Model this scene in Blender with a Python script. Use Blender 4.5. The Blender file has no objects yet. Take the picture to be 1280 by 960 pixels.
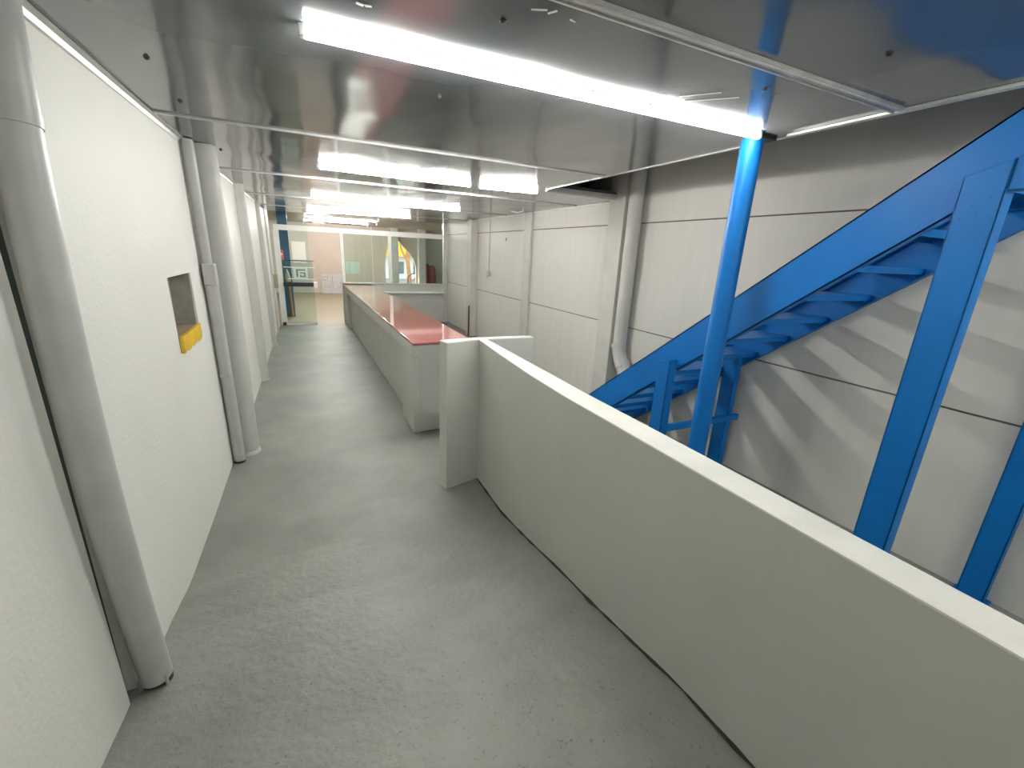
import bpy, bmesh, math, random
from mathutils import Vector, Matrix
random.seed(4)
S = bpy.context.scene
C = S.collection

# ------------------------------------------------------------------ camera, world, sun, exposure
cam = bpy.data.objects.new('camera', bpy.data.cameras.new('camera'))
C.objects.link(cam)
RX = Vector((0.9045298264964112, 0.08139232734178233, -0.41857028325988527))
RY = Vector((-0.42395564668066965, 0.27683670958625817, -0.862335808066109))
RZ = Vector((0.04568810157959756, 0.9574636939724359, 0.28491379766292557))
cam.matrix_world = Matrix.Translation((0, 0, 1.75)) @ Matrix((RX, RY, RZ)).to_4x4()
cam.data.sensor_fit = 'HORIZONTAL'
cam.data.sensor_width = 36
cam.data.lens = 545.118 / 1280 * 36
cam.data.clip_start = 0.02
cam.data.clip_end = 200
S.camera = cam

W = bpy.data.worlds.new('sky'); S.world = W; W.use_nodes = True
wn = W.node_tree.nodes; wl = W.node_tree.links
bg = wn['Background']; bg.inputs['Color'].default_value = (0.80, 0.90, 1.0, 1); bg.inputs['Strength'].default_value = 1.3

sun = bpy.data.objects.new('sun', bpy.data.lights.new('sun', 'SUN'))
sun.data.energy = 4.5; sun.data.color = (1, 0.95, 0.86); sun.data.angle = 0.01
sun.rotation_euler = (math.radians(-32), math.radians(-18), 0); sun.location = (4, 26, 12)
C.objects.link(sun)

TUBE = 34.0           # emission strength of the fluorescent tubes
S.view_settings.view_transform = 'Standard'
S.view_settings.look = 'None'
S.view_settings.exposure = 1.5
S.view_settings.gamma = 1
S.view_settings.use_curve_mapping = False

# ------------------------------------------------------------------ materials
def mat(name, col, rough=0.6, metal=0.0, var=None, vscale=4.0, bump=0.0, bscale=40.0, spec=0.5,
        stretch=None, coat=0.0, detail=6.0, bdist=0.01):
    m = bpy.data.materials.new(name); m.use_nodes = True
    n = m.node_tree.nodes; l = m.node_tree.links; b = n['Principled BSDF']
    b.inputs['Base Color'].default_value = (*col, 1)
    b.inputs['Roughness'].default_value = rough
    b.inputs['Metallic'].default_value = metal
    b.inputs['Specular IOR Level'].default_value = spec
    b.inputs['Coat Weight'].default_value = coat
    b.inputs['Coat Roughness'].default_value = 0.05
    geo = n.new('ShaderNodeNewGeometry')
    mp = n.new('ShaderNodeMapping'); l.new(geo.outputs['Position'], mp.inputs['Vector'])
    if stretch: mp.inputs['Scale'].default_value = stretch
    if var is not None:
        t = n.new('ShaderNodeTexNoise'); t.inputs['Scale'].default_value = vscale; t.inputs['Detail'].default_value = detail
        l.new(mp.outputs[0], t.inputs['Vector'])
        r = n.new('ShaderNodeValToRGB'); r.color_ramp.elements[0].position = 0.32; r.color_ramp.elements[1].position = 0.68
        r.color_ramp.elements[0].color = (*var, 1); r.color_ramp.elements[1].color = (*col, 1)
        l.new(t.outputs['Fac'], r.inputs['Fac']); l.new(r.outputs['Color'], b.inputs['Base Color'])
    if bump:
        t2 = n.new('ShaderNodeTexNoise'); t2.inputs['Scale'].default_value = bscale; t2.inputs['Detail'].default_value = 8
        l.new(geo.outputs['Position'], t2.inputs['Vector'])
        bp = n.new('ShaderNodeBump'); bp.inputs['Strength'].default_value = bump; bp.inputs['Distance'].default_value = bdist
        l.new(t2.outputs['Fac'], bp.inputs['Height']); l.new(bp.outputs['Normal'], b.inputs['Normal'])
    return m

def emis(name, col, s):
    m = bpy.data.materials.new(name); m.use_nodes = True
    b = m.node_tree.nodes['Principled BSDF']; b.inputs['Base Color'].default_value = (0.9, 0.9, 0.9, 1)
    b.inputs['Emission Color'].default_value = (*col, 1); b.inputs['Emission Strength'].default_value = s
    return m

M = {}
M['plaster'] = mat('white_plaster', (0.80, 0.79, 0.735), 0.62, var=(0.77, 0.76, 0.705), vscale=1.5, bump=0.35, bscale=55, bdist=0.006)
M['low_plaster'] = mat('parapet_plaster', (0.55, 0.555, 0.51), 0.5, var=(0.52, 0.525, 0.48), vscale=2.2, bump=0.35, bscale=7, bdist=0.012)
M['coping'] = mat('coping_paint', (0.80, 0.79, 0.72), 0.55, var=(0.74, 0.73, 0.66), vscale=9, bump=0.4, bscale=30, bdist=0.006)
M['panel'] = mat('wall_panel_paint', (0.68, 0.66, 0.61), 0.6, var=(0.65, 0.63, 0.58), vscale=2.0, stretch=(7, 7, 0.5), bump=0.15, bscale=30, bdist=0.004)
M['pillar'] = mat('pillar_paint', (0.60, 0.585, 0.54), 0.6, var=(0.54, 0.53, 0.49), vscale=6, bump=0.25, bscale=40, bdist=0.005)
M['column'] = mat('column_paint', (0.54, 0.54, 0.50), 0.5, var=(0.50, 0.50, 0.465), vscale=7, bump=0.25, bscale=30, bdist=0.004)
M['pipe'] = mat('pipe_paint', (0.50, 0.50, 0.48), 0.4, var=(0.45, 0.45, 0.43), vscale=10)
M['counter_paint'] = mat('counter_paint', (0.50, 0.505, 0.46), 0.55, var=(0.47, 0.475, 0.435), vscale=3, bump=0.3, bscale=25, bdist=0.006)
M['groove'] = mat('dark_joint', (0.025, 0.035, 0.028), 0.9)
M['seam'] = mat('seam_filler', (0.13, 0.12, 0.11), 0.8)
M['alu'] = mat('aluminium', (0.62, 0.62, 0.60), 0.35, metal=0.6, var=(0.52, 0.52, 0.50), vscale=15)
M['alu_white'] = mat('white_aluminium', (0.80, 0.80, 0.77), 0.35, var=(0.74, 0.74, 0.71), vscale=8)
M['blue'] = mat('blue_paint', (0.001, 0.155, 0.49), 0.45, var=(0.001, 0.14, 0.455), vscale=5, spec=0.3, bump=0.12, bscale=18, bdist=0.003)
M['blue_far'] = mat('dull_blue_paint', (0.03, 0.12, 0.22), 0.5)
M['red_top'] = mat('red_laminate', (0.60, 0.19, 0.185), 0.08, var=(0.56, 0.17, 0.165), vscale=20, spec=0.7, coat=1.0)
M['red_edge'] = mat('dark_red_edge', (0.16, 0.05, 0.05), 0.3)
M['rust'] = mat('rust', (0.22, 0.06, 0.03), 0.9, var=(0.07, 0.03, 0.02), vscale=60)
M['yellow'] = mat('yellow_paint', (0.80, 0.52, 0.02), 0.55, var=(0.72, 0.44, 0.02), vscale=12)
M['concrete'] = mat('raw_concrete', (0.38, 0.36, 0.32), 0.9, var=(0.27, 0.26, 0.23), vscale=9, bump=0.4, bscale=40)
M['sill'] = mat('dusty_sill', (0.36, 0.26, 0.16), 0.85, var=(0.28, 0.21, 0.14), vscale=30)
M['boxgrey'] = mat('grey_cover', (0.48, 0.48, 0.45), 0.5)
M['boxbeige'] = mat('beige_box', (0.36, 0.34, 0.22), 0.6, var=(0.29, 0.28, 0.18), vscale=30)
M['black'] = mat('black_rail', (0.012, 0.014, 0.02), 0.35)
M['steel_dark'] = mat('dark_steel', (0.03, 0.03, 0.03), 0.6)
M['white'] = mat('white_board', (0.82, 0.82, 0.76), 0.5)
M['board'] = mat('grey_white_board', (0.58, 0.54, 0.53), 0.6, var=(0.50, 0.46, 0.46), vscale=10)
M['ink'] = mat('faded_ink', (0.28, 0.24, 0.28), 0.8)
M['pink'] = mat('pinkish_wall', (0.62, 0.52, 0.45), 0.7, var=(0.59, 0.49, 0.42), vscale=2)
M['greywall'] = mat('grey_green_wall', (0.50, 0.50, 0.44), 0.7, var=(0.47, 0.47, 0.41), vscale=2)
M['mint'] = mat('mint_sticker', (0.56, 0.70, 0.62), 0.5)
M['dkgrey'] = mat('dark_grey_ink', (0.16, 0.17, 0.17), 0.6)
M['redsign'] = mat('red_sign', (0.75, 0.16, 0.12), 0.4)
M['maroon'] = mat('maroon_cloth', (0.28, 0.06, 0.06), 0.8, var=(0.18, 0.035, 0.04), vscale=9)
M['wood'] = mat('orange_wood', (0.52, 0.25, 0.09), 0.6, var=(0.42, 0.19, 0.07), vscale=8)
M['straw'] = mat('pale_bristle', (0.45, 0.44, 0.36), 0.9)
M['dark_void'] = mat('void_shade', (0.09, 0.088, 0.08), 0.85)  # darkness of the unlit upper floor put into the colour
M['dirt'] = mat('brown_floor_strip', (0.20, 0.16, 0.13), 0.8)
M['asphalt'] = mat('asphalt', (0.30, 0.29, 0.28), 0.9, var=(0.24, 0.23, 0.22), vscale=5)
M['yfacade'] = mat('yellow_facade', (0.85, 0.50, 0.06), 0.7)
M['wfacade'] = mat('pale_facade', (0.75, 0.70, 0.66), 0.7)
M['bark'] = mat('orange_bark', (0.48, 0.24, 0.10), 0.9, var=(0.34, 0.17, 0.08), vscale=7)
M['bike_red'] = mat('bicycle_red', (0.45, 0.06, 0.05), 0.4)
M['tyre'] = mat('tyre', (0.03, 0.03, 0.035), 0.7)
M['tube'] = emis('tube_glow', (1.0, 0.995, 0.95), TUBE)
M['tube_boosted'] = emis('boosted_tube_glow', (1.0, 0.995, 0.95), TUBE * 2.3)  # strength raised for the stair stripes and a brighter hall
M['tube_dim'] = emis('dim_tube_glow', (1.0, 0.995, 0.95), TUBE * 0.55)  # weaker glow for the tube added over the ramp
M['tube_bay'] = emis('bay_tube_glow', (1.0, 0.995, 0.95), TUBE * 0.95)  # glow of the two tubes added in the stair bay
M['lamp_body'] = mat('lamp_body', (0.75, 0.75, 0.73), 0.4)
M['scuff'] = mat('white_scuff', (0.75, 0.76, 0.76), 0.6)

def floor_mat():
    m = bpy.data.materials.new('painted_concrete_floor'); m.use_nodes = True
    n = m.node_tree.nodes; l = m.node_tree.links; b = n['Principled BSDF']
    geo = n.new('ShaderNodeNewGeometry')
    t = n.new('ShaderNodeTexNoise'); t.inputs['Scale'].default_value = 1.6; t.inputs['Detail'].default_value = 9; t.inputs['Roughness'].default_value = 0.62
    l.new(geo.outputs['Position'], t.inputs['Vector'])
    r = n.new('ShaderNodeValToRGB'); e = r.color_ramp.elements
    e[0].position = 0.30; e[0].color = (0.18, 0.19, 0.163, 1); e[1].position = 0.72; e[1].color = (0.275, 0.285, 0.248, 1)
    l.new(t.outputs['Fac'], r.inputs['Fac'])
    # small dark pits and specks
    v = n.new('ShaderNodeTexNoise'); v.inputs['Scale'].default_value = 75; v.inputs['Detail'].default_value = 5
    l.new(geo.outputs['Position'], v.inputs['Vector'])
    vr = n.new('ShaderNodeValToRGB'); ve = vr.color_ramp.elements
    ve[0].position = 0.28; ve[0].color = (0.6, 0.6, 0.6, 1); ve[1].position = 0.38; ve[1].color = (1, 1, 1, 1)
    l.new(v.outputs['Fac'], vr.inputs['Fac'])
    # the rough patch near the ramp: more pits for small y
    sep = n.new('ShaderNodeSeparateXYZ'); l.new(geo.outputs['Position'], sep.inputs[0])
    mr = n.new('ShaderNodeMapRange'); mr.inputs['From Min'].default_value = 2.2; mr.inputs['From Max'].default_value = 2.7
    mr.inputs['To Min'].default_value = 1.0; mr.inputs['To Max'].default_value = 0.12
    l.new(sep.outputs['Y'], mr.inputs['Value'])
    mx = n.new('ShaderNodeMix'); mx.data_type = 'RGBA'; mx.blend_type = 'MULTIPLY'
    l.new(mr.outputs[0], mx.inputs[0]); l.new(r.outputs['Color'], mx.inputs[6]); l.new(vr.outputs['Color'], mx.inputs[7])
    # warm light on the hall floor beyond the screen is put into a browner colour
    mr2 = n.new('ShaderNodeMapRange'); mr2.inputs['From Min'].default_value = 10.9; mr2.inputs['From Max'].default_value = 11.0
    l.new(sep.outputs['Y'], mr2.inputs['Value'])
    mx2 = n.new('ShaderNodeMix'); mx2.data_type = 'RGBA'
    l.new(mr2.outputs[0], mx2.inputs[0]); l.new(mx.outputs[2], mx2.inputs[6]); mx2.inputs[7].default_value = (0.30, 0.235, 0.165, 1)
    l.new(mx2.outputs[2], b.inputs['Base Color'])
    b.inputs['Roughness'].default_value = 0.5
    bt = n.new('ShaderNodeTexNoise'); bt.inputs['Scale'].default_value = 26; bt.inputs['Detail'].default_value = 10
    l.new(geo.outputs['Position'], bt.inputs['Vector'])
    mm = n.new('ShaderNodeMath'); mm.operation = 'MULTIPLY'; l.new(bt.outputs['Fac'], mm.inputs[0]); l.new(mr.outputs[0], mm.inputs[1])
    bp = n.new('ShaderNodeBump'); bp.inputs['Strength'].default_value = 0.55; bp.inputs['Distance'].default_value = 0.012
    l.new(mm.outputs[0], bp.inputs['Height']); l.new(bp.outputs['Normal'], b.inputs['Normal'])
    return m
M['floor'] = floor_mat()

def ceiling_mat():
    m = bpy.data.materials.new('glossy_grey_ceiling_panels'); m.use_nodes = True
    n = m.node_tree.nodes; l = m.node_tree.links; b = n['Principled BSDF']
    b.inputs['Base Color'].default_value = (0.105, 0.115, 0.125, 1)
    b.inputs['Roughness'].default_value = 0.11
    b.inputs['IOR'].default_value = 1.85
    geo = n.new('ShaderNodeNewGeometry')
    mp = n.new('ShaderNodeMapping'); mp.inputs['Scale'].default_value = (1.0, 0.55, 1); l.new(geo.outputs['Position'], mp.inputs['Vector'])
    t = n.new('ShaderNodeTexNoise'); t.inputs['Scale'].default_value = 1.8; t.inputs['Detail'].default_value = 1.5
    l.new(mp.outputs[0], t.inputs['Vector'])
    bp = n.new('ShaderNodeBump'); bp.inputs['Strength'].default_value = 0.5; bp.inputs['Distance'].default_value = 0.035
    l.new(t.outputs['Fac'], bp.inputs['Height']); l.new(bp.outputs['Normal'], b.inputs['Normal'])
    return m
M['ceiling'] = ceiling_mat()

def glass_mat():
    m = bpy.data.materials.new('pale_glass'); m.use_nodes = True
    n = m.node_tree.nodes; l = m.node_tree.links; n.clear()
    out = n.new('ShaderNodeOutputMaterial'); mix = n.new('ShaderNodeMixShader')
    tr = n.new('ShaderNodeBsdfTransparent'); tr.inputs[0].default_value = (0.86, 0.93, 0.90, 1)
    gl = n.new('ShaderNodeBsdfGlossy'); gl.inputs['Roughness'].default_value = 0.03
    fr = n.new('ShaderNodeFresnel'); fr.inputs[0].default_value = 1.45
    l.new(fr.outputs[0], mix.inputs[0]); l.new(tr.outputs[0], mix.inputs[1]); l.new(gl.outputs[0], mix.inputs[2])
    l.new(mix.outputs[0], out.inputs[0])
    return m
M['glass'] = glass_mat()

# ------------------------------------------------------------------ helpers
def add_box(bm, x0, x1, y0, y1, z0, z1):
    vs = [bm.verts.new((x, y, z)) for z in (z0, z1) for x, y in ((x0, y0), (x1, y0), (x1, y1), (x0, y1))]
    for f in ((3, 2, 1, 0), (4, 5, 6, 7), (0, 1, 5, 4), (1, 2, 6, 5), (2, 3, 7, 6), (3, 0, 4, 7)):
        bm.faces.new([vs[i] for i in f])
    return vs

def add_prism(bm, pts, vec):
    vec = Vector(vec)
    a = [bm.verts.new(p) for p in pts]; b = [bm.verts.new(Vector(p) + vec) for p in pts]
    n = len(pts)
    bm.faces.new(a[::-1]); bm.faces.new(b)
    for i in range(n):
        bm.faces.new((a[i], a[(i + 1) % n], b[(i + 1) % n], b[i]))

def add_tube(bm, pts, r, seg=20, caps=True):
    pts = [Vector(p) for p in pts]
    rs = r if isinstance(r, (list, tuple)) else [r] * len(pts)
    rings = []
    up = None
    for i, p in enumerate(pts):
        d = (pts[min(i + 1, len(pts) - 1)] - pts[max(i - 1, 0)]).normalized()
        if up is None:
            up = Vector((0, 0, 1)) if abs(d.z) < 0.9 else Vector((0, 1, 0))
        a = d.cross(up).normalized(); b = a.cross(d).normalized(); up = b
        rings.append([bm.verts.new(p + (a * math.cos(2 * math.pi * k / seg) + b * math.sin(2 * math.pi * k / seg)) * rs[i]) for k in range(seg)])
    for i in range(len(rings) - 1):
        for k in range(seg):
            bm.faces.new((rings[i][k], rings[i][(k + 1) % seg], rings[i + 1][(k + 1) % seg], rings[i + 1][k]))
    if caps:
        bm.faces.new(rings[0][::-1]); bm.faces.new(rings[-1])

def obj(name, bm, m, parent=None, origin=None, bevel=0.0, smooth=False):
    bmesh.ops.recalc_face_normals(bm, faces=bm.faces)
    base = Vector(parent.matrix_world.translation) if parent is not None else Vector((0, 0, 0))
    if parent is not None:
        base = Vector(parent['_o'])
    o0 = Vector(origin) if origin is not None else base
    me = bpy.data.meshes.new(name)
    bmesh.ops.translate(bm, verts=bm.verts, vec=-o0)
    bm.to_mesh(me); bm.free()
    o = bpy.data.objects.new(name, me); C.objects.link(o)
    me.materials.append(M[m] if isinstance(m, str) else m)
    if parent is not None:
        o.parent = parent; o.location = o0 - base
    else:
        o.location = o0
    o['_o'] = tuple(o0)
    if smooth:
        for p in me.polygons: p.use_smooth = True
        md = o.modifiers.new('edge', 'EDGE_SPLIT'); md.split_angle = math.radians(38)
    if bevel:
        md = o.modifiers.new('bevel', 'BEVEL'); md.width = bevel; md.segments = 2; md.limit_method = 'ANGLE'
    return o

def tag(o, label, cat, group=None, kind=None):
    o['label'] = label; o['category'] = cat
    if group: o['group'] = group
    if kind: o['kind'] = kind
    return o

def thing(name, loc, label, cat, group=None):
    o = bpy.data.objects.new(name, None); C.objects.link(o); o.location = loc; o['_o'] = tuple(loc)
    return tag(o, label, cat, group)

def struct(name, bm, m, **k):
    o = obj(name, bm, m, **k); o['kind'] = 'structure'; return o

def box(x0, x1, y0, y1, z0, z1):
    bm = bmesh.new(); add_box(bm, x0, x1, y0, y1, z0, z1); return bm

def tube(pts, r, seg=20):
    bm = bmesh.new(); add_tube(bm, pts, r, seg); return bm

def lerp_tab(t, y):
    if y <= t[0][0]: return t[0][1]
    for (a, b), (c, d) in zip(t, t[1:]):
        if y <= c: return b + (d - b) * (y - a) / (c - a)
    return t[-1][1]

ZC = 2.395     # underside of the ceiling panels
XR = 3.36      # face of the right-hand wall
XE = 2.325     # edge of the ceiling along the stair opening

# ------------------------------------------------------------------ floor
ZT = [(-3, .34), (.2, .335), (.8, .30), (1.36, .19), (1.64, .15), (2.0, .07), (2.44, 0.0), (30, 0.0)]
bm = bmesh.new()
ys = [-3 + 0.25 * i for i in range(12)] + [0.1 * i for i in range(0, 30)] + [3.0, 3.5, 4, 5, 7, 9, 10.95, 12, 14, 16, 18.55]
xs = [-1.0 + 0.22 * i for i in range(10)] + [1.16]
g = [[bm.verts.new((x, y, lerp_tab(ZT, y) + (random.uniform(-.003, .003) if y < 3 else 0))) for x in xs] for y in ys]
for i in range(len(ys) - 1):
    for k in range(len(xs) - 1):
        bm.faces.new((g[i][k], g[i][k + 1], g[i + 1][k + 1], g[i + 1][k]))
add_box(bm, 1.16, 3.6, -3, 18.55, -0.08, 0.0)
add_box(bm, 3.6, 6.2, 11, 18.55, -0.08, 0.0)
add_box(bm, -2.2, -1.0, 10.9, 18.55, -0.08, 0.0)
fl = struct('floor', bm, 'floor')
for p in fl.data.polygons: p.use_smooth = False

# ------------------------------------------------------------------ left wall (bottom and top lines wander a little)
XB = [(-3, -.67), (2.0, -.67), (2.42, -.66), (2.9, -.645), (3.9, -.625), (5.35, -.59), (6.3, -.575), (7.6, -.56), (8.5, -.55), (10.9, -.50)]
XT = [(-3, -.69), (2.1, -.69), (3.2, -.67), (3.9, -.66), (6.3, -.62), (8.5, -.57), (10.9, -.52)]
def xwall(y, z): return lerp_tab(XB, y) + (lerp_tab(XT, y) - lerp_tab(XB, y)) * z / ZC
bm = bmesh.new()
def wall_patch(ya, yb, za, zb, m=6):
    """a slab of the left wall between two y and two z, 0.3 thick"""
    n = max(1, int((yb - ya) / 0.4))
    Y = [ya + (yb - ya) * i / n for i in range(n + 1)]
    F = [[bm.verts.new((xwall(y, z), y, z)) for z in (za, zb)] for y in Y]
    B = [[bm.verts.new((-1.0, y, z)) for z in (za, zb)] for y in Y]
    for i in range(n):
        bm.faces.new((F[i][0], F[i + 1][0], F[i + 1][1], F[i][1]))
        bm.faces.new((B[i][0], B[i][1], B[i + 1][1], B[i + 1][0]))
        bm.faces.new((F[i][1], F[i + 1][1], B[i + 1][1], B[i][1]))
        bm.faces.new((F[i][0], B[i][0], B[i + 1][0], F[i + 1][0]))
    bm.faces.new((F[0][0], F[0][1], B[0][1], B[0][0])); bm.faces.new((F[n][0], B[n][0], B[n][1], F[n][1]))
NY0, NY1, NZ0, NZ1 = 3.02, 3.555, 1.115, 1.54
wall_patch(-3, 1.598, 0.0, 2.6)
wall_patch(1.68, NY0, 0.0, 2.6)
wall_patch(NY0, NY1, 0.0, NZ0)
wall_patch(NY0, NY1, NZ1, 2.6)
wall_patch(NY1, 10.95, 0.0, 2.6)
wl_ = struct('wall_left', bm, 'plaster')
jt = obj('expansion_joint', box(-0.735, -0.705, 1.598, 1.68, 0, 2.6), 'groove', parent=wl_)
nb = bmesh.new(); add_box(nb, -0.86, -0.82, NY0, NY1, NZ0, NZ1); obj('niche_back', nb, 'concrete', parent=wl_)
nb = bmesh.new(); add_box(nb, -0.82, -0.66, NY1 - 0.015, NY1 - 0.001, NZ0, NZ1); add_box(nb, -0.82, -0.66, NY0 + .001, NY0 + 0.012, NZ0, NZ1)
obj('niche_side', nb, 'concrete', parent=wl_)
nb = bmesh.new(); add_box(nb, -0.82, -0.655, NY0 + .012, NY1 - 0.015, NZ0, 1.205); obj('niche_sill', nb, 'sill', parent=wl_)
nb = bmesh.new()
zz = [0, .01, -.006, .008, -.004, .006, 0.002, -.008, .004]
pts = [(0, NY0 + .012 + (NY1 - NY0 - .02) * i / 8, 1.112 + zz[i]) for i in range(9)] + [(0, NY1 - .005, 1.208), (0, NY0 + .012, 1.208)]
add_prism(nb, [(-0.655, p[1], p[2]) for p in pts], (0.017, 0, 0)); obj('yellow_edge', nb, 'yellow', parent=wl_)

# wooden trim / crown along the top of the left wall
bm = bmesh.new()
for ya, yb in ((-3, 4.0), (4.2, 6.3), (6.5, 8.5)):
    n = 6
    for i in range(n):
        a = ya + (yb - ya) * i / n; b = ya + (yb - ya) * (i + 1) / n
        xa = xwall(a, ZC); xb = xwall(b, ZC)
        add_prism(bm, [(xa - .01, a, ZC - .001), (xa + .030, a, ZC - .001), (xa + .030, a, ZC - .008), (xa + .014, a, ZC - .014), (xa + .010, a, ZC - .034), (xa - .01, a, ZC - .034)], (xb - xa, b - a, 0))
struct('trim_1', bm, 'alu')

# ------------------------------------------------------------------ ceiling
bm = bmesh.new()
add_box(bm, -1.0, XE, -3, 4.22, ZC, ZC + .06)
add_box(bm, XE, 3.6, -3, .10, ZC, ZC + .06)
add_box(bm, -1.0, 3.6, 4.22, 11.0, ZC, ZC + .06)
ce = struct('ceiling', bm, 'ceiling')
bm = bmesh.new(); add_box(bm, -2.2, 6.2, 11.0, 18.6, 2.52, 2.6)
struct('ceiling_hall', bm, 'greywall')
bm = bmesh.new(); add_box(bm, -2.2, 6.2, 10.98, 11.0, ZC + 0.0, 2.6); struct('trim_13', bm, 'greywall')
def seam(n, y, x0, x1, w, h=.010):
    bm = bmesh.new()
    add_box(bm, x0, x1, y - w / 2, y + w / 2, ZC - h, ZC - .0005)
    if w > .03:
        add_box(bm, x0, x1, y - w / 2 + .006, y - w / 2 + .014, ZC - h - .005, ZC - h)
        add_box(bm, x0, x1, y + w / 2 - .014, y + w / 2 - .006, ZC - h - .005, ZC - h)
    struct('trim_%d' % n, bm, 'alu')
seam(2, 1.18, -.66, XE - .06, .046, .012)
seam(3, 3.22, -.64, XE - .005, .020)
seam(4, 5.20, -.60, XR - .02, .020)
seam(5, 7.40, -.57, XR - .02, .018)
seam(6, 9.40, -.52, XR - .02, .018)
# pale edge trim of the stair opening
bm = bmesh.new()
add_box(bm, XE - .005, XE + .012, -3, 4.22, ZC - .006, ZC + .062)
add_box(bm, XE - .045, XE - .028, -3, 1.66, ZC - .012, ZC - .001)
struct('trim_7', bm, 'alu_white')
bm = bmesh.new()
add_box(bm, XE + .012, XR - .13, 4.200, 4.222, ZC - .012, ZC + .03)
add_box(bm, XE + .012, XR - .13, 4.222, 4.25, ZC - .02, ZC - .001)
struct('trim_8', bm, 'alu')
bm = bmesh.new()
for a, b in ((4.36, 6.40), (6.68, 8.84), (9.12, 10.9)):
    add_box(bm, XR - .022, XR - .001, a, b, ZC - .02, ZC - .001)
struct('trim_9', bm, 'alu_white')

# ------------------------------------------------------------------ right wall: three courses of panels with thin dark joints
bm = bmesh.new()
for a, b in ((0, .998), (1.010, 2.126), (2.138, 5.0)):
    add_box(bm, XR, XR + .12, -3, 11.0, a, b)
wr = struct('wall_right', bm, 'panel')
obj('panel_joint', box(XR + .010, XR + .11, -2.99, 10.99, .99, 2.15), 'seam', parent=wr)

def pillar(xa, ya, yb, zt, label):
    o = obj('wall_pillar', box(xa, XR - .0005, ya, yb, 0, zt), 'pillar', origin=(xa, (ya + yb) / 2, 0), bevel=.006)
    return tag(o, label, 'pillar', None)
pillar(3.215, 4.06, 4.33, 4.9, 'broad pale grey wall pillar behind the blue stair, beside the thick drain pipe')
pillar(3.315, 6.42, 6.66, ZC - .001, 'slim flat grey wall pillar in the middle of the right wall')
pillar(3.215, 8.86, 9.10, ZC - .001, 'pale grey wall pillar above the red counter with rust at its foot')

# ------------------------------------------------------------------ closing walls of the shell
struct('wall_back', box(-1.0, 3.6, -3.12, -3.0, 0, 5.0), 'plaster')
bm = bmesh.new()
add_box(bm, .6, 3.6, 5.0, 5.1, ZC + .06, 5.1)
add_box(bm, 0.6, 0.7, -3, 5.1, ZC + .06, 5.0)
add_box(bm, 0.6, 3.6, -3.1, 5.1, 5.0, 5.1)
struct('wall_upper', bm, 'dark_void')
bm = bmesh.new()
add_box(bm, -2.3, -1.0, 10.85, 10.95, 0, 2.6)
add_box(bm, -2.3, -2.2, 10.95, 18.6, 0, 2.6)
add_box(bm, 6.1, 6.2, 10.95, 18.6, 0, 2.6)
add_box(bm, 3.48, 6.2, 10.92, 11.0, 0, 2.6)
struct('wall_side', bm, 'greywall')
# end wall of the far hall with the arch-topped opening to the street
YB = 18.5
bm = bmesh.new()
add_prism(bm, [(-2.3, YB, 0), (.35, YB, 0), (.35, YB, 2.6), (-2.3, YB, 2.6)], (0, .15, 0))
struct('wall_far', bm, 'greywall')
bm = bmesh.new()
AR = [(3.10, 0), (3.10, 1.1), (3.14, 1.5), (3.22, 1.78), (3.36, 2.02), (3.52, 2.17), (3.68, 2.02), (3.86, 1.82), (4.08, 1.60), (4.25, 1.36), (4.33, 1.05), (4.33, 0)]
add_prism(bm, [(.35, YB, 0), (3.10, YB, 0)] + [(x, YB, z) for x, z in AR[1:6]] + [(3.52, YB, 2.6), (.35, YB, 2.6)], (0, .15, 0))
add_prism(bm, [(4.33, YB, 0), (6.2, YB, 0), (6.2, YB, 2.6), (3.52, YB, 2.6)] + [(x, YB, z) for x, z in AR[5:11]], (0, .15, 0))
struct('wall_end', bm, 'pink')
struct('wall_panel_far', box(4.75, 6.09, YB - .02, YB - .001, 0, 2.5), 'greywall')

# ------------------------------------------------------------------ low parapet wall on the right of the ramp
bm = bmesh.new()
IN_T = [(2.955, 1.150), (2.5, 1.108), (2.0, 1.068), (1.64, 1.052), (1.0, 1.05), (.2, 1.05), (-1.2, 1.05)]
IN_B = [(2.955, 1.158), (2.5, 1.15), (2.0, 1.14), (1.64, 1.13), (1.0, 1.12), (.2, 1.12), (-1.2, 1.12)]
OUT = [(2.955, 1.212), (2.5, 1.20), (2.0, 1.185), (1.64, 1.172), (1.0, 1.165), (.2, 1.155), (-1.2, 1.15)]
HT = 1.139
def loft_wall(bm, z_top_a, z_bot):
    rows = []
    for i, (y, xi) in enumerate(IN_T):
        xb = IN_B[i][1]; xo = OUT[i][1]
        zf = z_bot
        # the inner face is gently concave with hand-trowelled unevenness
        col = [bm.verts.new((xb + (xi - xb) * t, y, zf + (z_top_a - zf) * t)) for t in (0, .33, .66, 1)]
        col += [bm.verts.new((xo, y, z_top_a)), bm.verts.new((xo + .04, y, zf))]
        rows.append(col)
    for a, b in zip(rows, rows[1:]):
        n = len(a)
        for k in range(n):
            bm.faces.new((a[k], a[(k + 1) % n], b[(k + 1) % n], b[k]))
    bm.faces.new(rows[0]); bm.faces.new(rows[-1][::-1])
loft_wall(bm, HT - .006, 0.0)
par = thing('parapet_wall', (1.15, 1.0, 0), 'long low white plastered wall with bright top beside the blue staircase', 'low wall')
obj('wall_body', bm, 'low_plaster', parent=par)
bm = bmesh.new(); prev = None
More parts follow.
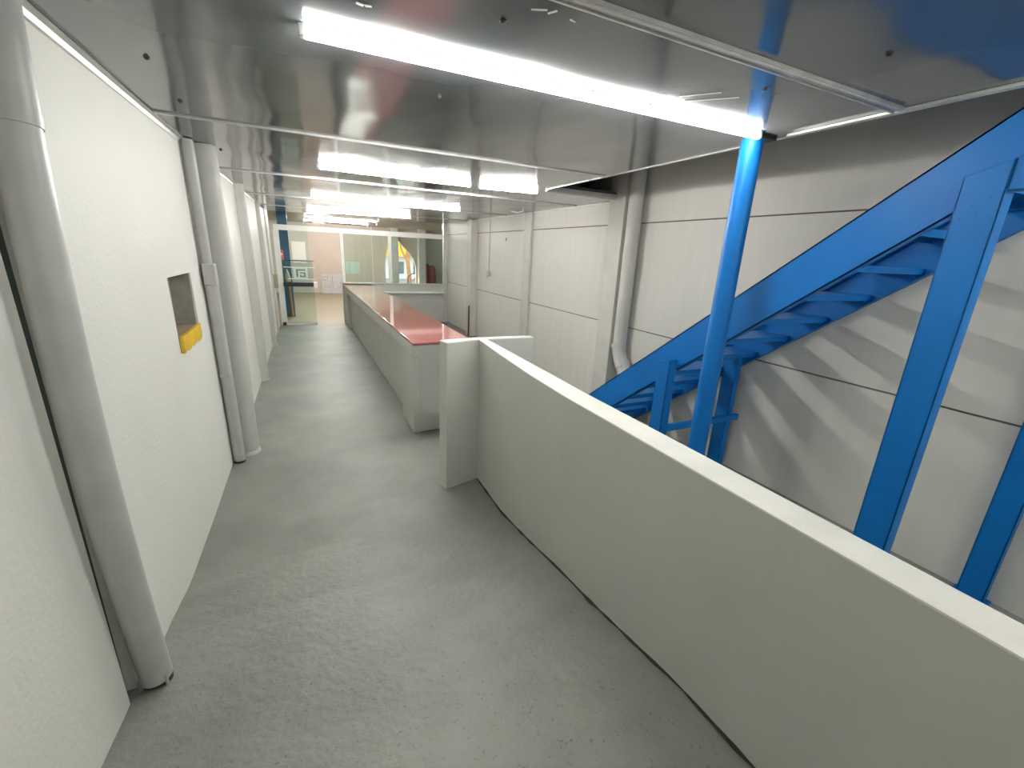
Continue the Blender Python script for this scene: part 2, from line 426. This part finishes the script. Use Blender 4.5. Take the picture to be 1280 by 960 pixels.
for i in range(46):
    y = 2.94 - i * .07
    tab = sorted(IN_B); xb = lerp_tab(tab, y)
    w_ = .004 + .010 * abs(math.sin(i * 1.7) * math.sin(i * .61)); zf = lerp_tab(ZT, y)
    # the inner face leans, so move with it up to floor height
    xt = lerp_tab(sorted(IN_T), y); xf = xb + (xt - xb) * zf / HT
    cur = [bm.verts.new((xf - w_, y, zf + .0045)), bm.verts.new((xf + .004, y, zf + .0045)), bm.verts.new((xf + .004, y, zf + .010 + w_ * .6))]
    if prev: 
        for k in range(3): bm.faces.new((prev[k], prev[(k + 1) % 3], cur[(k + 1) % 3], cur[k]))
    prev = cur
obj('base_crack', bm, 'groove', parent=par)
bm = bmesh.new()
rows = []
for i, (y, xi) in enumerate(IN_T):
    xo = OUT[i][1]
    rows.append([bm.verts.new(p) for p in ((xi - .001, y, HT - .006), (xi - .001, y, HT - .001), (xi + .004, y, HT), (xo - .004, y, HT), (xo + .001, y, HT - .001), (xo + .001, y, HT - .006))])
for a, b in zip(rows, rows[1:]):
    for k in range(6): bm.faces.new((a[k], a[(k + 1) % 6], b[(k + 1) % 6], b[k]))
bm.faces.new(rows[0]); bm.faces.new(rows[-1][::-1])
obj('wall_top', bm, 'coping', parent=par)
# pier and wing at its far end
pier = thing('end_pier', (1.2, 2.95, 0), 'short white plastered cross wall at the far end of the long low wall', 'low wall')
bm = bmesh.new()
low = [(.882, 2.880), (1.152, 2.9565), (1.30, 2.9565), (1.60, 2.9575), (1.60, 3.025), (1.15, 3.035), (.862, 2.99)]
rows = []
for z, e in ((0.0, .006), (.03, .0), (.4, .003), (.8, 0), (HT - .006, 0)):
    rows.append([bm.verts.new((x - (e if x < 1 else 0), y - (e if x < 1 else 0), z)) for x, y in low])
for a, b in zip(rows, rows[1:]):
    for k in range(len(low)): bm.faces.new((a[k], a[(k + 1) % len(low)], b[(k + 1) % len(low)], b[k]))
bm.faces.new(rows[0][::-1]); bm.faces.new(rows[-1])
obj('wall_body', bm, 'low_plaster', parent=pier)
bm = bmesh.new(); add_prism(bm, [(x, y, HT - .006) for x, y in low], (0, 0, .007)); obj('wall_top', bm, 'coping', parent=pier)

# ------------------------------------------------------------------ long counter with red top
ct = thing('reception_counter', (1.2, 7.4, 0), 'long grey plastered counter with glossy red top beyond the white low wall', 'counter')
bm = bmesh.new()
add_prism(bm, [(.965, 4.03, 0), (1.47, 4.09, 0), (1.47, 10.9, 0), (.945, 10.9, 0)], (0, 0, .895))
obj('body', bm, 'counter_paint', parent=ct, bevel=.008)
bm = bmesh.new()     # raised frame round the recessed panel of the corridor side
add_prism(bm, [(.895, 4.02, .775), (.965, 4.02, .775), (.945, 10.9, .775), (.868, 10.9, .775)], (0, 0, .12))
add_prism(bm, [(.895, 4.02, 0), (.966, 4.02, 0), (.966, 4.55, 0), (.893, 4.55, 0)], (0, 0, .775))
add_prism(bm, [(.872, 10.25, 0), (.948, 10.25, 0), (.946, 10.9, 0), (.868, 10.9, 0)], (0, 0, .775))
obj('panel_frame', bm, 'counter_paint', parent=ct, bevel=.006)
bm = bmesh.new()
cuts = [4.00, 5.79, 7.6, 9.4, 10.93]
for a, b in zip(cuts, cuts[1:]):
    xa = .898 - (a - 4) * .004; xb = .898 - (b - 4) * .004
    add_prism(bm, [(xa, a + .002, .899), (1.495, a + .002 + (.07 if a < 4.1 else 0), .899), (1.495, b - .002, .899), (xb, b - .002, .899)], (0, 0, .016))
obj('counter_top', bm, 'red_top', parent=ct, bevel=.003)
bm = bmesh.new()
add_prism(bm, [(.893, 3.994, .893), (1.499, 4.066, .893), (1.499, 10.93, .893), (.865, 10.93, .893)], (0, 0, .007))
obj('edge_band', bm, 'red_edge', parent=ct)

# half wall under the glass screen
hw = thing('screen_half_wall', (2.35, 11, 0), 'grey half wall with pale ledge under the glass screen at corridor end', 'low wall')
bm = bmesh.new(); add_box(bm, 1.50, 3.30, 10.90, 11.02, 0, .935); add_box(bm, .86, 1.50, 10.94, 11.02, 0, .935); obj('wall_body', bm, 'counter_paint', parent=hw)
obj('ledge', box(1.50, 3.24, 10.80, 10.90, .725, .765), 'alu_white', parent=hw, bevel=.004)
bm = bmesh.new(); add_box(bm, .86, 3.30, 10.88, 11.03, .935, .952); obj('wall_top', bm, 'low_plaster', parent=hw)
struct('baseboard_right', box(3.02, XR - .001, 6.7, 8.80, 0.0, .012), 'dirt')
struct('baseboard_far', box(1.9, XR - .15, 10.4, 10.79, 0.0, .012), 'dirt')

# ------------------------------------------------------------------ glass screen and gate
Y0, Y1 = 10.93, 10.99
sc = thing('glass_screen', (1.45, 10.96, 0), 'white framed glass screen closing the far end of the corridor', 'glass screen')
bm = bmesh.new(); add_box(bm, -.44, 3.30, Y0, Y1, 2.02, 2.13); obj('header_rail', bm, 'alu_white', parent=sc, bevel=.004)
obj('post', box(-.455, -.345, Y0, Y1, 0, 2.02), 'alu_white', parent=sc, bevel=.004)
obj('post', box(.86, .93, Y0, Y1, .953, 2.02), 'alu_white', parent=sc, bevel=.004)
obj('post', box(1.92, 1.99, Y0, Y1, .953, 2.02), 'alu_white', parent=sc, bevel=.004)
obj('post', box(3.24, 3.33, Y0 - .04, Y1, .0, 2.39), 'alu', parent=sc, bevel=.004)
obj('glass_pane', box(.93, 1.92, 10.957, 10.963, .953, 2.02), 'glass', parent=sc)
obj('glass_pane', box(1.99, 3.24, 10.957, 10.963, .953, 2.02), 'glass', parent=sc)
obj('hinge_foot', tube([(-.40, 10.90, 0), (-.40, 10.90, .07)], .035), 'steel_dark', parent=sc)

gt = thing('glass_gate', (-.02, 10.90, 0), 'low clear glass gate with black push bar at the corridor end', 'gate')
gy = 10.90
obj('glass_pane', box(-.33, .26, gy - .004, gy + .004, .03, 1.40), 'glass', parent=gt)
obj('bottom_rail', box(-.34, .26, gy - .015, gy + .015, .004, .045), 'alu_white', parent=gt, bevel=.003)
obj('push_bar', box(-.35, .25, gy - .07, gy - .02, .855, .945), 'black', parent=gt, bevel=.006)
obj('end_bracket', box(.25, .325, gy - .075, gy + .012, .84, .955), 'alu_white', parent=gt, bevel=.008)
obj('top_edge', box(-.34, .30, gy - .008, gy + .008, 1.40, 1.412), 'steel_dark', parent=gt)
bm = bmesh.new()
add_box(bm, -.32, .30, gy - .007, gy - .004, 1.255, 1.272); add_box(bm, -.26, .30, gy - .007, gy - .004, 1.008, 1.024)
obj('etched_line', bm, 'alu_white', parent=gt)
st = obj('sticker', box(-.135, .15, gy - .007, gy - .004, 1.024, 1.255), 'mint', parent=gt)
bm = bmesh.new()
def sq(x0, x1, z0, z1):
    X = lambda v: -.135 + .285 * v; Z = lambda v: 1.024 + .231 * v
    add_box(bm, X(x0), X(x1), gy - .009, gy - .007, Z(z0), Z(z1))
sq(.20, .32, .14, .86); sq(.32, .84, .74, .86)
sq(.44, .84, .14, .26); sq(.74, .84, .26, .58); sq(.44, .74, .48, .58); sq(.44, .54, .26, .36)
obj('emblem', bm, 'dkgrey', parent=st)

bx = thing('junction_box', (-.48, 10.4, .96), 'beige square junction box on the left post by the glass gate', 'electrical box')
obj('box_body', box(-.525, -.43, 10.34, 10.46, .858, 1.13), 'boxbeige', parent=bx, bevel=.012)
obj('cover', box(-.517, -.438, 10.325, 10.34, .868, 1.12), 'boxbeige', parent=bx, bevel=.006)

# ------------------------------------------------------------------ pipes and round columns on the left wall
def bow(z):
    t = (z - .1) / 2.3
    return 1.70 - .085 * math.sin(math.pi * min(max(t, 0), 1)) - .01 * t
cp = thing('drain_pipe', (-.613, 1.69, .14), 'thick grey vertical pipe close to camera on the left wall', 'pipe')
bm = bmesh.new(); zs = [.17 + (2.37 - .17) * i / 24 for i in range(25)]
add_tube(bm, [(-.613, bow(z) - .01, z) for z in zs], .050, 36); obj('pipe_body', bm, 'pipe', parent=cp, smooth=True)
bm = bmesh.new(); add_tube(bm, [(-.613, bow(2.0 + d) - .01, 2.0 + d) for d in (0, .1, .2, .3, .37)], .0535, 36); obj('socket', bm, 'pipe', parent=cp, smooth=True)
bm = bmesh.new(); add_tube(bm, [(-.613, 1.687, .125), (-.613, 1.687, .172)], .046, 24); obj('foot_ring', bm, 'steel_dark', parent=cp)
for a in (-.9, .75):
    px = -.613 + .055 * math.sin(a); py = 1.69 - .055 * math.cos(a)
    bm = bmesh.new(); add_tube(bm, [(px, py, .135), (px, py, .19)], .006, 10); add_tube(bm, [(px, py, .185), (px, py, .196)], .009, 6)
    obj('bolt', bm, 'alu', parent=cp)

pp = thing('conduit_pipe', (-.60, 3.90, 0), 'slim grey pipe with square cover box left of the round column', 'pipe')
obj('lower_pipe', tube([(-.578, 3.90, .012), (-.586, 3.90, .7), (-.597, 3.90, 1.43)], .043, 24), 'pipe', parent=pp, smooth=True)
obj('collar', tube([(-.596, 3.90, 1.41), (-.596, 3.90, 1.436)], .046, 24), 'pipe', parent=pp, smooth=True)
obj('cover_box', box(-.632, -.555, 3.84, 3.95, 1.437, 1.585), 'boxgrey', parent=pp, bevel=.004)
obj('upper_pipe', tube([(-.606, 3.90, 1.585), (-.618, 3.90, ZC - .006)], .034, 24), 'pipe', parent=pp, smooth=True)
obj('thin_conduit', tube([(-.585, 3.965, .01), (-.592, 3.965, 1.4), (-.60, 3.965, ZC - .004)], .013, 12), 'pipe', parent=pp, smooth=True)
obj('clip', box(-.622, -.555, 3.845, 3.86, .74, .765), 'alu', parent=pp, bevel=.003)
obj('foot', tube([(-.579, 3.90, 0.0), (-.579, 3.90, .02)], .044, 20), 'steel_dark', parent=pp)

def rcol(x, y, r, label):
    t = thing('round_column', (x, y, 0), label, 'column')
    bm = bmesh.new(); add_tube(bm, [(x, y, .006), (x, y, .8), (x - .01, y, 1.6), (x - .03, y, ZC - .002)], r, 40)
    obj('shaft', bm, 'column', parent=t, smooth=True)
    bm = bmesh.new(); add_tube(bm, [(x, y, 0), (x, y, .012), (x, y, .03)], [r + .010, r + .008, r + .001], 40)
    obj('foot_rim', bm, 'column', parent=t, smooth=True)
rcol(-.545, 4.09, .098, 'nearest round white column on the left wall, beside the slim pipe')
rcol(-.585, 6.44, .092, 'second round white column along the left wall, after the pipe pair')
rcol(-.560, 8.66, .078, 'third round white column along the left wall')
rcol(-.535, 10.1, .045, 'farthest slim round column on the left wall before the glass gate')

# ------------------------------------------------------------------ right wall pipe, cables, small fittings
dp = thing('rainwater_pipe', (3.265, 3.94, 0), 'thick pale drain pipe with elbow beside the broad wall pillar', 'pipe')
obj('pipe_body', tube([(3.265, 3.94, .80), (3.265, 3.94, 4.9)], .076, 32), 'pillar', parent=dp, smooth=True)
obj('elbow', tube([(3.265, 3.94, .80), (3.265, 3.93, .72), (3.265, 3.89, .64), (3.265, 3.82, .56), (3.265, 3.76, .50), (3.265, 3.70, .44)], .080, 32), 'pillar', parent=dp, smooth=True)
obj('collar', tube([(3.265, 3.94, .77), (3.265, 3.94, .81)], .088, 32), 'pillar', parent=dp, smooth=True)
obj('collar', tube([(3.265, 3.85, .60), (3.265, 3.83, .57)], .087, 32), 'pillar', parent=dp, smooth=True)

tag(obj('rusty_pipe', tube([(3.185, 8.84, 0), (3.185, 8.84, .35), (3.187, 8.84, .66)], .018, 12), 'rust', origin=(3.185, 8.84, 0), smooth=True),
    'thin rusty brown pipe standing at the foot of the far wall pillar', 'pipe')
wc = thing('wall_socket', (XR - .02, 8.2, 1.36), 'small grey wall socket hanging from a thin cable on right wall', 'socket')
obj('socket_box', box(XR - .040, XR - .001, 8.14, 8.26, 1.33, 1.41), 'boxgrey', parent=wc, bevel=.004)
bm = bmesh.new(); add_tube(bm, [(XR - .010, 8.2, 1.41), (XR - .010, 8.19, 1.8), (XR - .010, 8.2, ZC - .025)], .007, 8); obj('cable', bm, 'pipe', parent=wc)
bm = bmesh.new(); add_tube(bm, [(XR - .03, 8.13, 1.36), (XR - .05, 8.12, 1.32), (XR - .03, 8.2, 1.29), (XR - .02, 8.26, 1.33)], .006, 8); obj('loose_wire', bm, 'pipe', parent=wc)
tag(obj('wall_hook', tube([(XR, 7.4, 2.015), (XR - .02, 7.4, 2.01), (XR - .025, 7.4, 1.985), (XR - .012, 7.4, 1.97)], .006, 8), 'steel_dark', origin=(XR, 7.4, 2.0)),
    'tiny dark hook high on the right wall between two pillars', 'hook')
tag(obj('ceiling_hook', tube([(3.05, 6.2, ZC), (3.05, 6.2, ZC - .03), (3.0, 6.28, ZC - .045), (2.93, 6.34, ZC - .03)], .010, 8), 'scuff', origin=(3.05, 6.2, ZC)),
    'small pale wire hook under the ceiling near the right wall', 'hook')

# screws and marks on the ceiling sheets
scr = [(-.455, 2.327), (.588, 1.385), (1.692, .944), (.61, 2.118), (-.464, 2.914), (-.459, 4.19), (1.647, 1.324)]
labs = ['dark screw in the ceiling sheet above the left wall, nearest the camera', 'dark screw in the ceiling just in front of the long near tube',
        'small dark screw in the ceiling near the upper right corner', 'pale screw in the ceiling behind the long near tube',
        'tiny dark screw in the ceiling just before the first thin joint', 'small dark screw in the ceiling beside the nearest round column',
        'bright screw in the ceiling within the blue post reflection']
for (x, y), lb in zip(scr, labs):
    bm = bmesh.new(); add_tube(bm, [(x, y, ZC), (x, y, ZC - .004)], .010, 12); add_tube(bm, [(x, y, ZC - .004), (x, y, ZC - .009)], .006, 6)
    tag(obj('ceiling_screw', bm, 'steel_dark', origin=(x, y, ZC)), lb, 'screw', 'screws in the ceiling sheets')
def scuff(x, y, segs, lb):
    bm = bmesh.new()
    for (ax, ay, bx_, by, w) in segs:
        d = Vector((bx_ - ax, by - ay, 0)); nrm = Vector((-d.y, d.x, 0)).normalized() * w
        a = Vector((x + ax, y + ay, ZC - .0025)); b = Vector((x + bx_, y + by, ZC - .0025))
        add_prism(bm, [a - nrm, b - nrm, b + nrm, a + nrm], (0, 0, .0022))
    tag(obj('glue_mark', bm, 'scuff', origin=(x, y, ZC)), lb, 'mark')
scuff(.66, 1.27, [(-.03, .02, .01, .0, .003), (.02, .015, .035, -.01, .0025)], 'white tick shaped glue mark on the ceiling before the near tube')
scuff(.76, 1.28, [(-.01, 0, .01, .004, .003)], 'short white glue dash on the ceiling right of the tick mark')
scuff(.22, 1.507, [(-.02, 0, .0, .006, .006), (.004, .004, .02, -.002, .005)], 'white glue blob on the ceiling above the left end of near tube')
scuff(1.45, 1.46, [(0, .1, .1, -.02, .002), (.06, .13, .2, -.02, .002)], 'two thin pale scratches on the ceiling near the blue post')

# ------------------------------------------------------------------ fluorescent fittings
def lamp(x0, x1, y0, y1, label, z=2.371, r=.014, m='tube'):
    t = thing('ceiling_light', ((x0 + x1) / 2, (y0 + y1) / 2, ZC), label, 'ceiling light', 'fluorescent tubes under the ceiling')
    d = Vector((x1 - x0, y1 - y0, 0)).normalized()
    a = Vector((x0, y0, z)); b = Vector((x1, y1, z))
    obj('tube', tube([a + d * .018, b - d * .018], r, 20), m, parent=t, smooth=True)
    n = Vector((-d.y, d.x, 0))
    for e, s in ((a, 1), (b, -1)):
        bm = bmesh.new(); p = e
        add_prism(bm, [p - n * .012 + Vector((0, 0, -.012)), p + n * .012 + Vector((0, 0, -.012)), p + n * .012 + Vector((0, 0, ZC - z - .001)), p - n * .012 + Vector((0, 0, ZC - z - .001))], d * s * .018)
        obj('lamp_holder', bm, 'lamp_body', parent=t, bevel=.003)
    bm = bmesh.new()
    add_prism(bm, [a - n * .010 + Vector((0, 0, ZC - z - .005)), a + n * .010 + Vector((0, 0, ZC - z - .005)), a + n * .010 + Vector((0, 0, ZC - z - .001)), a - n * .010 + Vector((0, 0, ZC - z - .001))], b - a)
    obj('mounting_rail', bm, 'lamp_body', parent=t)
lamp(.055, 2.14, 1.725, 1.70, 'longest and nearest bright tube, ending at the top of the blue round post')
lamp(.20, 1.575, 4.30, 4.36, 'bright tube in the second row, the longer of the two end to end', m='tube_boosted')
lamp(1.655, 2.28, 4.38, 4.30, 'short bright tube in the second row, nearer the stair opening', m='tube_boosted')
lamp(.205, 2.37, 7.02, 7.05, 'bright tube of the third row, over the middle of the red counter')
lamp(.20, 2.15, 9.75, 9.55, 'bright tube of the fourth row, just before the glass screen')
lamp(.22, 2.2, 14.3, 14.3, 'middle one of the three tubes hanging beyond the glass screen', z=2.495, m='tube_boosted')
lamp(.20, 1.95, 12.5, 12.4, 'bright tube of the fifth row, first one beyond the glass screen', z=2.495, m='tube_boosted')
lamp(.22, 2.2, 16.2, 16.2, 'faint farthest bright tube beyond the glass screen', z=2.495, m='tube_boosted')
lamp(.055, 2.125, -.95, -.95, 'unseen tube added behind the camera to brighten the ramp', m='tube_dim')  # added out of view so the ramp is not too dark
lamp(2.40, 3.30, -.30, -.30, 'short unseen tube added behind the camera beside the head of the stairs', m='tube_bay')  # added out of view to light the wall under the stairs
lamp(2.40, 3.30, -1.3, -1.3, 'second short unseen tube added behind the camera in the stair bay', m='tube_bay')  # another added tube, more fill for the stair bay

# ------------------------------------------------------------------ blue steel staircase
def top_z(y): return 1.2116 - .763 * (y - 2.427)
XN0, XN1 = 2.547, 2.60     # near stringer
XF0, XF1 = 3.305, 3.357       # far stringer
YT, YBOT = 0.257, 4.01
stair = thing('staircase', (2.7, 3.6, 0), 'open riser blue painted steel staircase rising along the right wall', 'staircase')
def stringer(x0, x1, flange):
    bm = bmesh.new()
    # web
    add_prism(bm, [(x0, YT, top_z(YT) - .292), (x0, 3.632, 0.0), (x0, 4.01, 0.0), (x0, 4.01, top_z(4.01)), (x0, YT, top_z(YT))], (.008, 0, 0))
    # flanges turned inwards
    s = 1 if flange > 0 else -1
    xa = x0 if s > 0 else x0 + .008
    for dlo, dhi in ((.010, 0), (.292, .282)):
        ye = 3.99 if dhi == 0 else 3.632 - .014
        add_prism(bm, [(xa, YT, top_z(YT) - dlo), (xa, ye, top_z(ye) - dlo), (xa, ye, top_z(ye) - dhi), (xa, YT, top_z(YT) - dhi)], (s * .045, 0, 0))
    return bm
obj('stringer', stringer(XN0, XN1, 1), 'blue', parent=stair)
obj('stringer', stringer(XF1 - .008, XF1, -1), 'blue', parent=stair)
for k in range(-5, 9):
    y0 = 1.609 + .2333 * k; z = 1.602 - .177 * k
    bm = bmesh.new()
    add_box(bm, XN0 + .009, XF1 - .009, y0, y0 + .250, z - .008, z)
    add_box(bm, XN0 + .009, XF1 - .009, y0, y0 + .006, z - .036, z - .008)
    add_box(bm, XN0 + .009, XF1 - .009, y0 + .244, y0 + .250, z - .036, z - .008)
    tr = obj('tread', bm, 'blue', parent=stair)
    for xa in (XN0 + .010, XF1 - .050):
        bmb = bmesh.new(); add_box(bmb, xa, xa + .040, y0 + .02, y0 + .22, z - .050, z - .0085); obj('angle_bracket', bmb, 'blue', parent=tr)
def leg(x0, x1, y0, y1, zt, zt2, d, plate=True):
    """channel post: flat web facing the corridor, two flanges; top cut on a slope"""
    bm = bmesh.new()
    add_prism(bm, [(x0, y0, 0), (x0, y1, 0), (x0, y1, zt2), (x0, y0, zt)], (.007, 0, 0))
    for ya, yb in ((y0, y0 + .007), (y1 - .007, y1)):
        add_prism(bm, [(x0, ya, 0), (x0, yb, 0), (x0, yb, zt2 if ya > y0 else zt), (x0, ya, zt2 if ya > y0 else zt)], (d, 0, 0))
    add_box(bm, x0 - .02, min(x0 + d + .02, 3.356), y0 - .02, y1 + .02, 0, .008)
    return bm
obj('leg', leg(2.467, 2.54, .842, .981, 2.184, 2.131, .077), 'blue', parent=stair, bevel=.002)
bm = bmesh.new()      # rounded gusset plate beside the tall near leg
add_prism(bm, [(2.472, .842, 2.072), (2.472, .842, 2.184), (2.472, .826, 2.20), (2.472, .79, 2.195), (2.472, .772, 2.147), (2.472, .794, 2.072)], (.072, 0, 0))
obj('gusset', bm, 'blue', parent=stair, bevel=.004)
for (yy, zz_) in ((.885, 2.05), (.928, 2.018), (.912, 1.991), (.955, 1.97)):
    obj('rivet', tube([(2.469, yy, zz_), (2.464, yy, zz_)], .005, 8), 'blue', parent=stair)
obj('leg', leg(3.295, 3.34, .649, .764, 2.265, 2.18, .050), 'blue', parent=stair, bevel=.002)
obj('leg', leg(2.467, 2.54, 2.376, 2.497, 1.037, 1.005, .077), 'blue', parent=stair, bevel=.002)
obj('leg', leg(3.25, 3.31, 2.397, 2.52, 1.01, .93, .060), 'blue', parent=stair, bevel=.002)
obj('cross_bar', box(2.472, 3.352, 2.360, 2.374, .458, .506), 'blue', parent=stair, bevel=.002)
obj('cross_bar', box(2.472, 3.352, 2.3745, 2.397, .499, .506), 'blue', parent=stair)

post = thing('round_post', (2.2, 1.79, 0), 'round blue steel post from floor to ceiling edge in front of stairs', 'post')
obj('shaft', tube([(2.2, 1.79, .011), (2.2, 1.79, ZC - .013)], .055, 40), 'blue', parent=post, smooth=True)
obj('base_plate', box(2.11, 2.29, 1.70, 1.88, 0, .011), 'blue', parent=post)
obj('cap_plate', box(2.17, 2.312, 1.735, 1.80, ZC - .013, ZC - .001), 'steel_dark', parent=post)

# ------------------------------------------------------------------ far hall furniture
tag(obj('steel_column', box(-.40, -.19, 12.25, 12.45, 0, 2.519), 'blue_far', origin=(-.3, 12.35, 0), bevel=.01), 'dull blue square column just beyond the glass gate', 'column')
al = thing('alarm_box', (-.36, 12.22, 1.47), 'small red alarm box on the dull blue column', 'alarm')
obj('box_body', box(-.42, -.33, 12.20, 12.249, 1.35, 1.60), 'redsign', parent=al, bevel=.01)
obj('call_disc', tube([(-.375, 12.199, 1.5), (-.375, 12.19, 1.5)], .028, 16), 'white', parent=al)
br = thing('broom', (-.28, 12.1, 0), 'broom with orange handle leaning against the dull blue column', 'broom')
obj('handle', tube([(-.245, 12.08, .02), (-.27, 12.17, .86)], .028, 12), 'wood', parent=br, smooth=True)
bm = bmesh.new(); add_tube(bm, [(-.27, 12.17, .86), (-.28, 12.18, .95), (-.29, 12.19, 1.08), (-.295, 12.2, 1.16)], [.05, .065, .04, .008], 10); obj('bristles', bm, 'straw', parent=br)

nt = thing('notice_board', (0, YB - .02, 1.5), 'plain white board high on the grey far wall left', 'board')
obj('panel', box(-.22, .245, YB - .03, YB - .001, 1.19, 1.84), 'white', parent=nt, bevel=.004)
obj('tray', box(-.19, .24, YB - .05, YB - .001, 1.08, 1.13), 'white', parent=nt, bevel=.004)
lb = thing('leaning_board', (1.1, YB - .2, 0), 'pale board with faint handwriting leaning on the pinkish far wall', 'board')
bm = bmesh.new(); add_prism(bm, [(.705, YB - .16, 0), (1.50, YB - .16, 0), (1.50, YB - .02, .70), (.70, YB - .02, .70)], (0, .015, 0)); obj('panel', bm, 'board', parent=lb)
bm = bmesh.new()
def ink(x0, x1, z0, z1):
    f = lambda z: YB - .16 + .14 * z / .70 - .003
    add_prism(bm, [(x0, f(z0), z0), (x1, f(z0), z0), (x1, f(z1), z1), (x0, f(z1), z1)], (0, .002, 0))
ink(.74, .88, .60, .615); ink(.74, .755, .48, .60); ink(.76, .88, .47, .49); ink(.93, .945, .44, .66)
ink(1.09, 1.105, .22, .64); ink(1.03, 1.04, .28, .45); ink(.94, .99, .22, .24); ink(.93, .94, .22, .34); ink(1.17, 1.27, .60, .61); ink(1.36, 1.375, .2, .45); ink(1.30, 1.36, .2, .215)
obj('writing', bm, 'ink', parent=lb)
for xa, xb, l_ in ((1.60, 1.72, 'narrow pale green paper on the far wall beside a larger sheet'), (1.77, 2.11, 'pale sheet pinned on the far wall, seen through the first glass pane')):
    o = obj('paper_sheet', box(xa, xb, YB - .006, YB - .001, .74, 1.19), 'mint', origin=((xa + xb) / 2, YB, .95)); tag(o, l_, 'paper')
tag(obj('wall_conduit', tube([(2.62, YB - .03, 0), (2.62, YB - .03, 2.515)], .022, 12), 'alu_white', origin=(2.62, YB, 0)), 'thin white vertical conduit on the pinkish far wall', 'pipe')
tag(obj('hall_column', box(3.22, 3.52, 17.9, 18.2, 0, 2.519), 'pillar', origin=(3.3, 18, 0), bevel=.01), 'pale square column standing before the bright arch', 'column')
tag(obj('hall_column', box(4.30, 4.56, 17.8, 18.1, 0, 2.519), 'pillar', origin=(4.3, 18, 0), bevel=.01), 'pale square column right of the bright arch', 'column')
bg_ = thing('standing_bag', (4.85, 18.1, 0), 'maroon upright cloth bag by the wall right of the arch', 'bag')
bm = bmesh.new()
rows = []
for z, w, d in ((0, .19, .13), (.3, .20, .15), (.7, .19, .13), (1.0, .165, .10), (1.12, .15, .06), (1.16, .05, .03)):
    rows.append([bm.verts.new((4.88 + w * math.cos(a) * (1 + .06 * math.sin(5 * a + z * 4)), 18.15 + d * math.sin(a), z)) for a in [i * math.pi / 10 for i in range(20)]])
for a, b in zip(rows, rows[1:]):
    for k in range(20): bm.faces.new((a[k], a[(k + 1) % 20], b[(k + 1) % 20], b[k]))
bm.faces.new(rows[0][::-1]); bm.faces.new(rows[-1])
obj('bag_body', bm, 'maroon', parent=bg_, smooth=True)
obj('flap', box(4.66, 4.74, 18.05, 18.2, 0, 1.22), 'maroon', parent=bg_, bevel=.01)
sg = thing('hanging_sign', (.52, 13, 2.3), 'small plain red sign hanging from the ceiling beyond the glass screen', 'sign')
obj('sign_plate', box(.385, .67, 12.98, 13.01, 2.275, 2.405), 'redsign', parent=sg, bevel=.004)
obj('hanger', tube([(.45, 12.995, 2.405), (.45, 12.995, 2.52)], .005, 8), 'alu', parent=sg)
obj('hanger', tube([(.60, 12.995, 2.405), (.60, 12.995, 2.52)], .005, 8), 'alu', parent=sg)

# ------------------------------------------------------------------ street seen through the arch
struct('ground_street', box(-6, 16, 18.65, 34, -.12, -.02), 'asphalt')
fb = thing('street_building', (6, 28.5, 0), 'sunlit building with yellow upper band across the street', 'building')
bm = bmesh.new(); add_box(bm, -2, 14, 28, 30, -.02, 1.30); obj('lower_wall', bm, 'wfacade', parent=fb)
bm = bmesh.new(); add_box(bm, -2, 14, 27.6, 30, 1.30, 5.2); obj('upper_wall', bm, 'yfacade', parent=fb)
for x in (3.4, 4.9, 6.4, 7.9): obj('window', box(x, x + .9, 27.96, 28.0, .3, 1.0), 'dkgrey', parent=fb)
tk = thing('street_tree', (5.0, 22.6, 0), 'orange brown tree trunk on the street seen through the arch', 'tree')
bm = bmesh.new(); add_tube(bm, [(4.92, 22.6, -.02), (4.94, 22.6, .5), (4.88, 22.6, 1.2), (4.92, 22.6, 2.0), (4.9, 22.6, 3.4)], [.16, .11, .10, .09, .08], 14); obj('trunk', bm, 'bark', parent=tk, smooth=True)
bm = bmesh.new(); add_tube(bm, [(4.89, 22.6, 1.1), (4.6, 22.6, 1.7), (4.4, 22.6, 2.6)], [.06, .05, .03], 10); add_tube(bm, [(4.9, 22.6, 1.3), (5.2, 22.6, 1.8), (5.5, 22.6, 2.6)], [.06, .05, .03], 10); obj('branch', bm, 'bark', parent=tk, smooth=True)
bk = thing('bicycle', (5.4, 22.0, 0), 'red bicycle parked on the street beyond the arch', 'bicycle')
for cx in (5.05, 6.05):
    bm = bmesh.new()
    add_tube(bm, [(cx + .31 * math.cos(a), 22.0, .31 + .31 * math.sin(a)) for a in [i * 2 * math.pi / 28 for i in range(29)]], .024, 8, caps=False)
    for i in range(8):
        a = i * math.pi / 4; add_tube(bm, [(cx, 22, .31), (cx + .30 * math.cos(a), 22, .31 + .30 * math.sin(a))], .004, 5)
    obj('wheel', bm, 'tyre', parent=bk)
bm = bmesh.new()
for a, b in (((5.05, .31), (5.30, .78)), ((5.30, .78), (5.82, .82)), ((5.82, .82), (6.05, .31)), ((5.05, .31), (5.48, .30)), ((5.48, .30), (5.30, .82)), ((5.48, .30), (5.84, .74)), ((5.80, .82), (5.79, .98))):
    add_tube(bm, [(a[0], 22, a[1]), (b[0], 22, b[1])], .020, 8)
obj('frame', bm, 'bike_red', parent=bk)
bm = bmesh.new(); add_box(bm, 5.17, 5.40, 21.94, 22.06, .83, .88); obj('saddle', bm, 'tyre', parent=bk, bevel=.02)
bm = bmesh.new(); add_tube(bm, [(5.74, 21.75, 1.0), (5.80, 21.9, .98), (5.80, 22.1, .98), (5.74, 22.25, 1.0)], .015, 8); obj('handlebar', bm, 'tyre', parent=bk)

for o in list(bpy.data.objects):
    if '_o' in o: del o['_o']
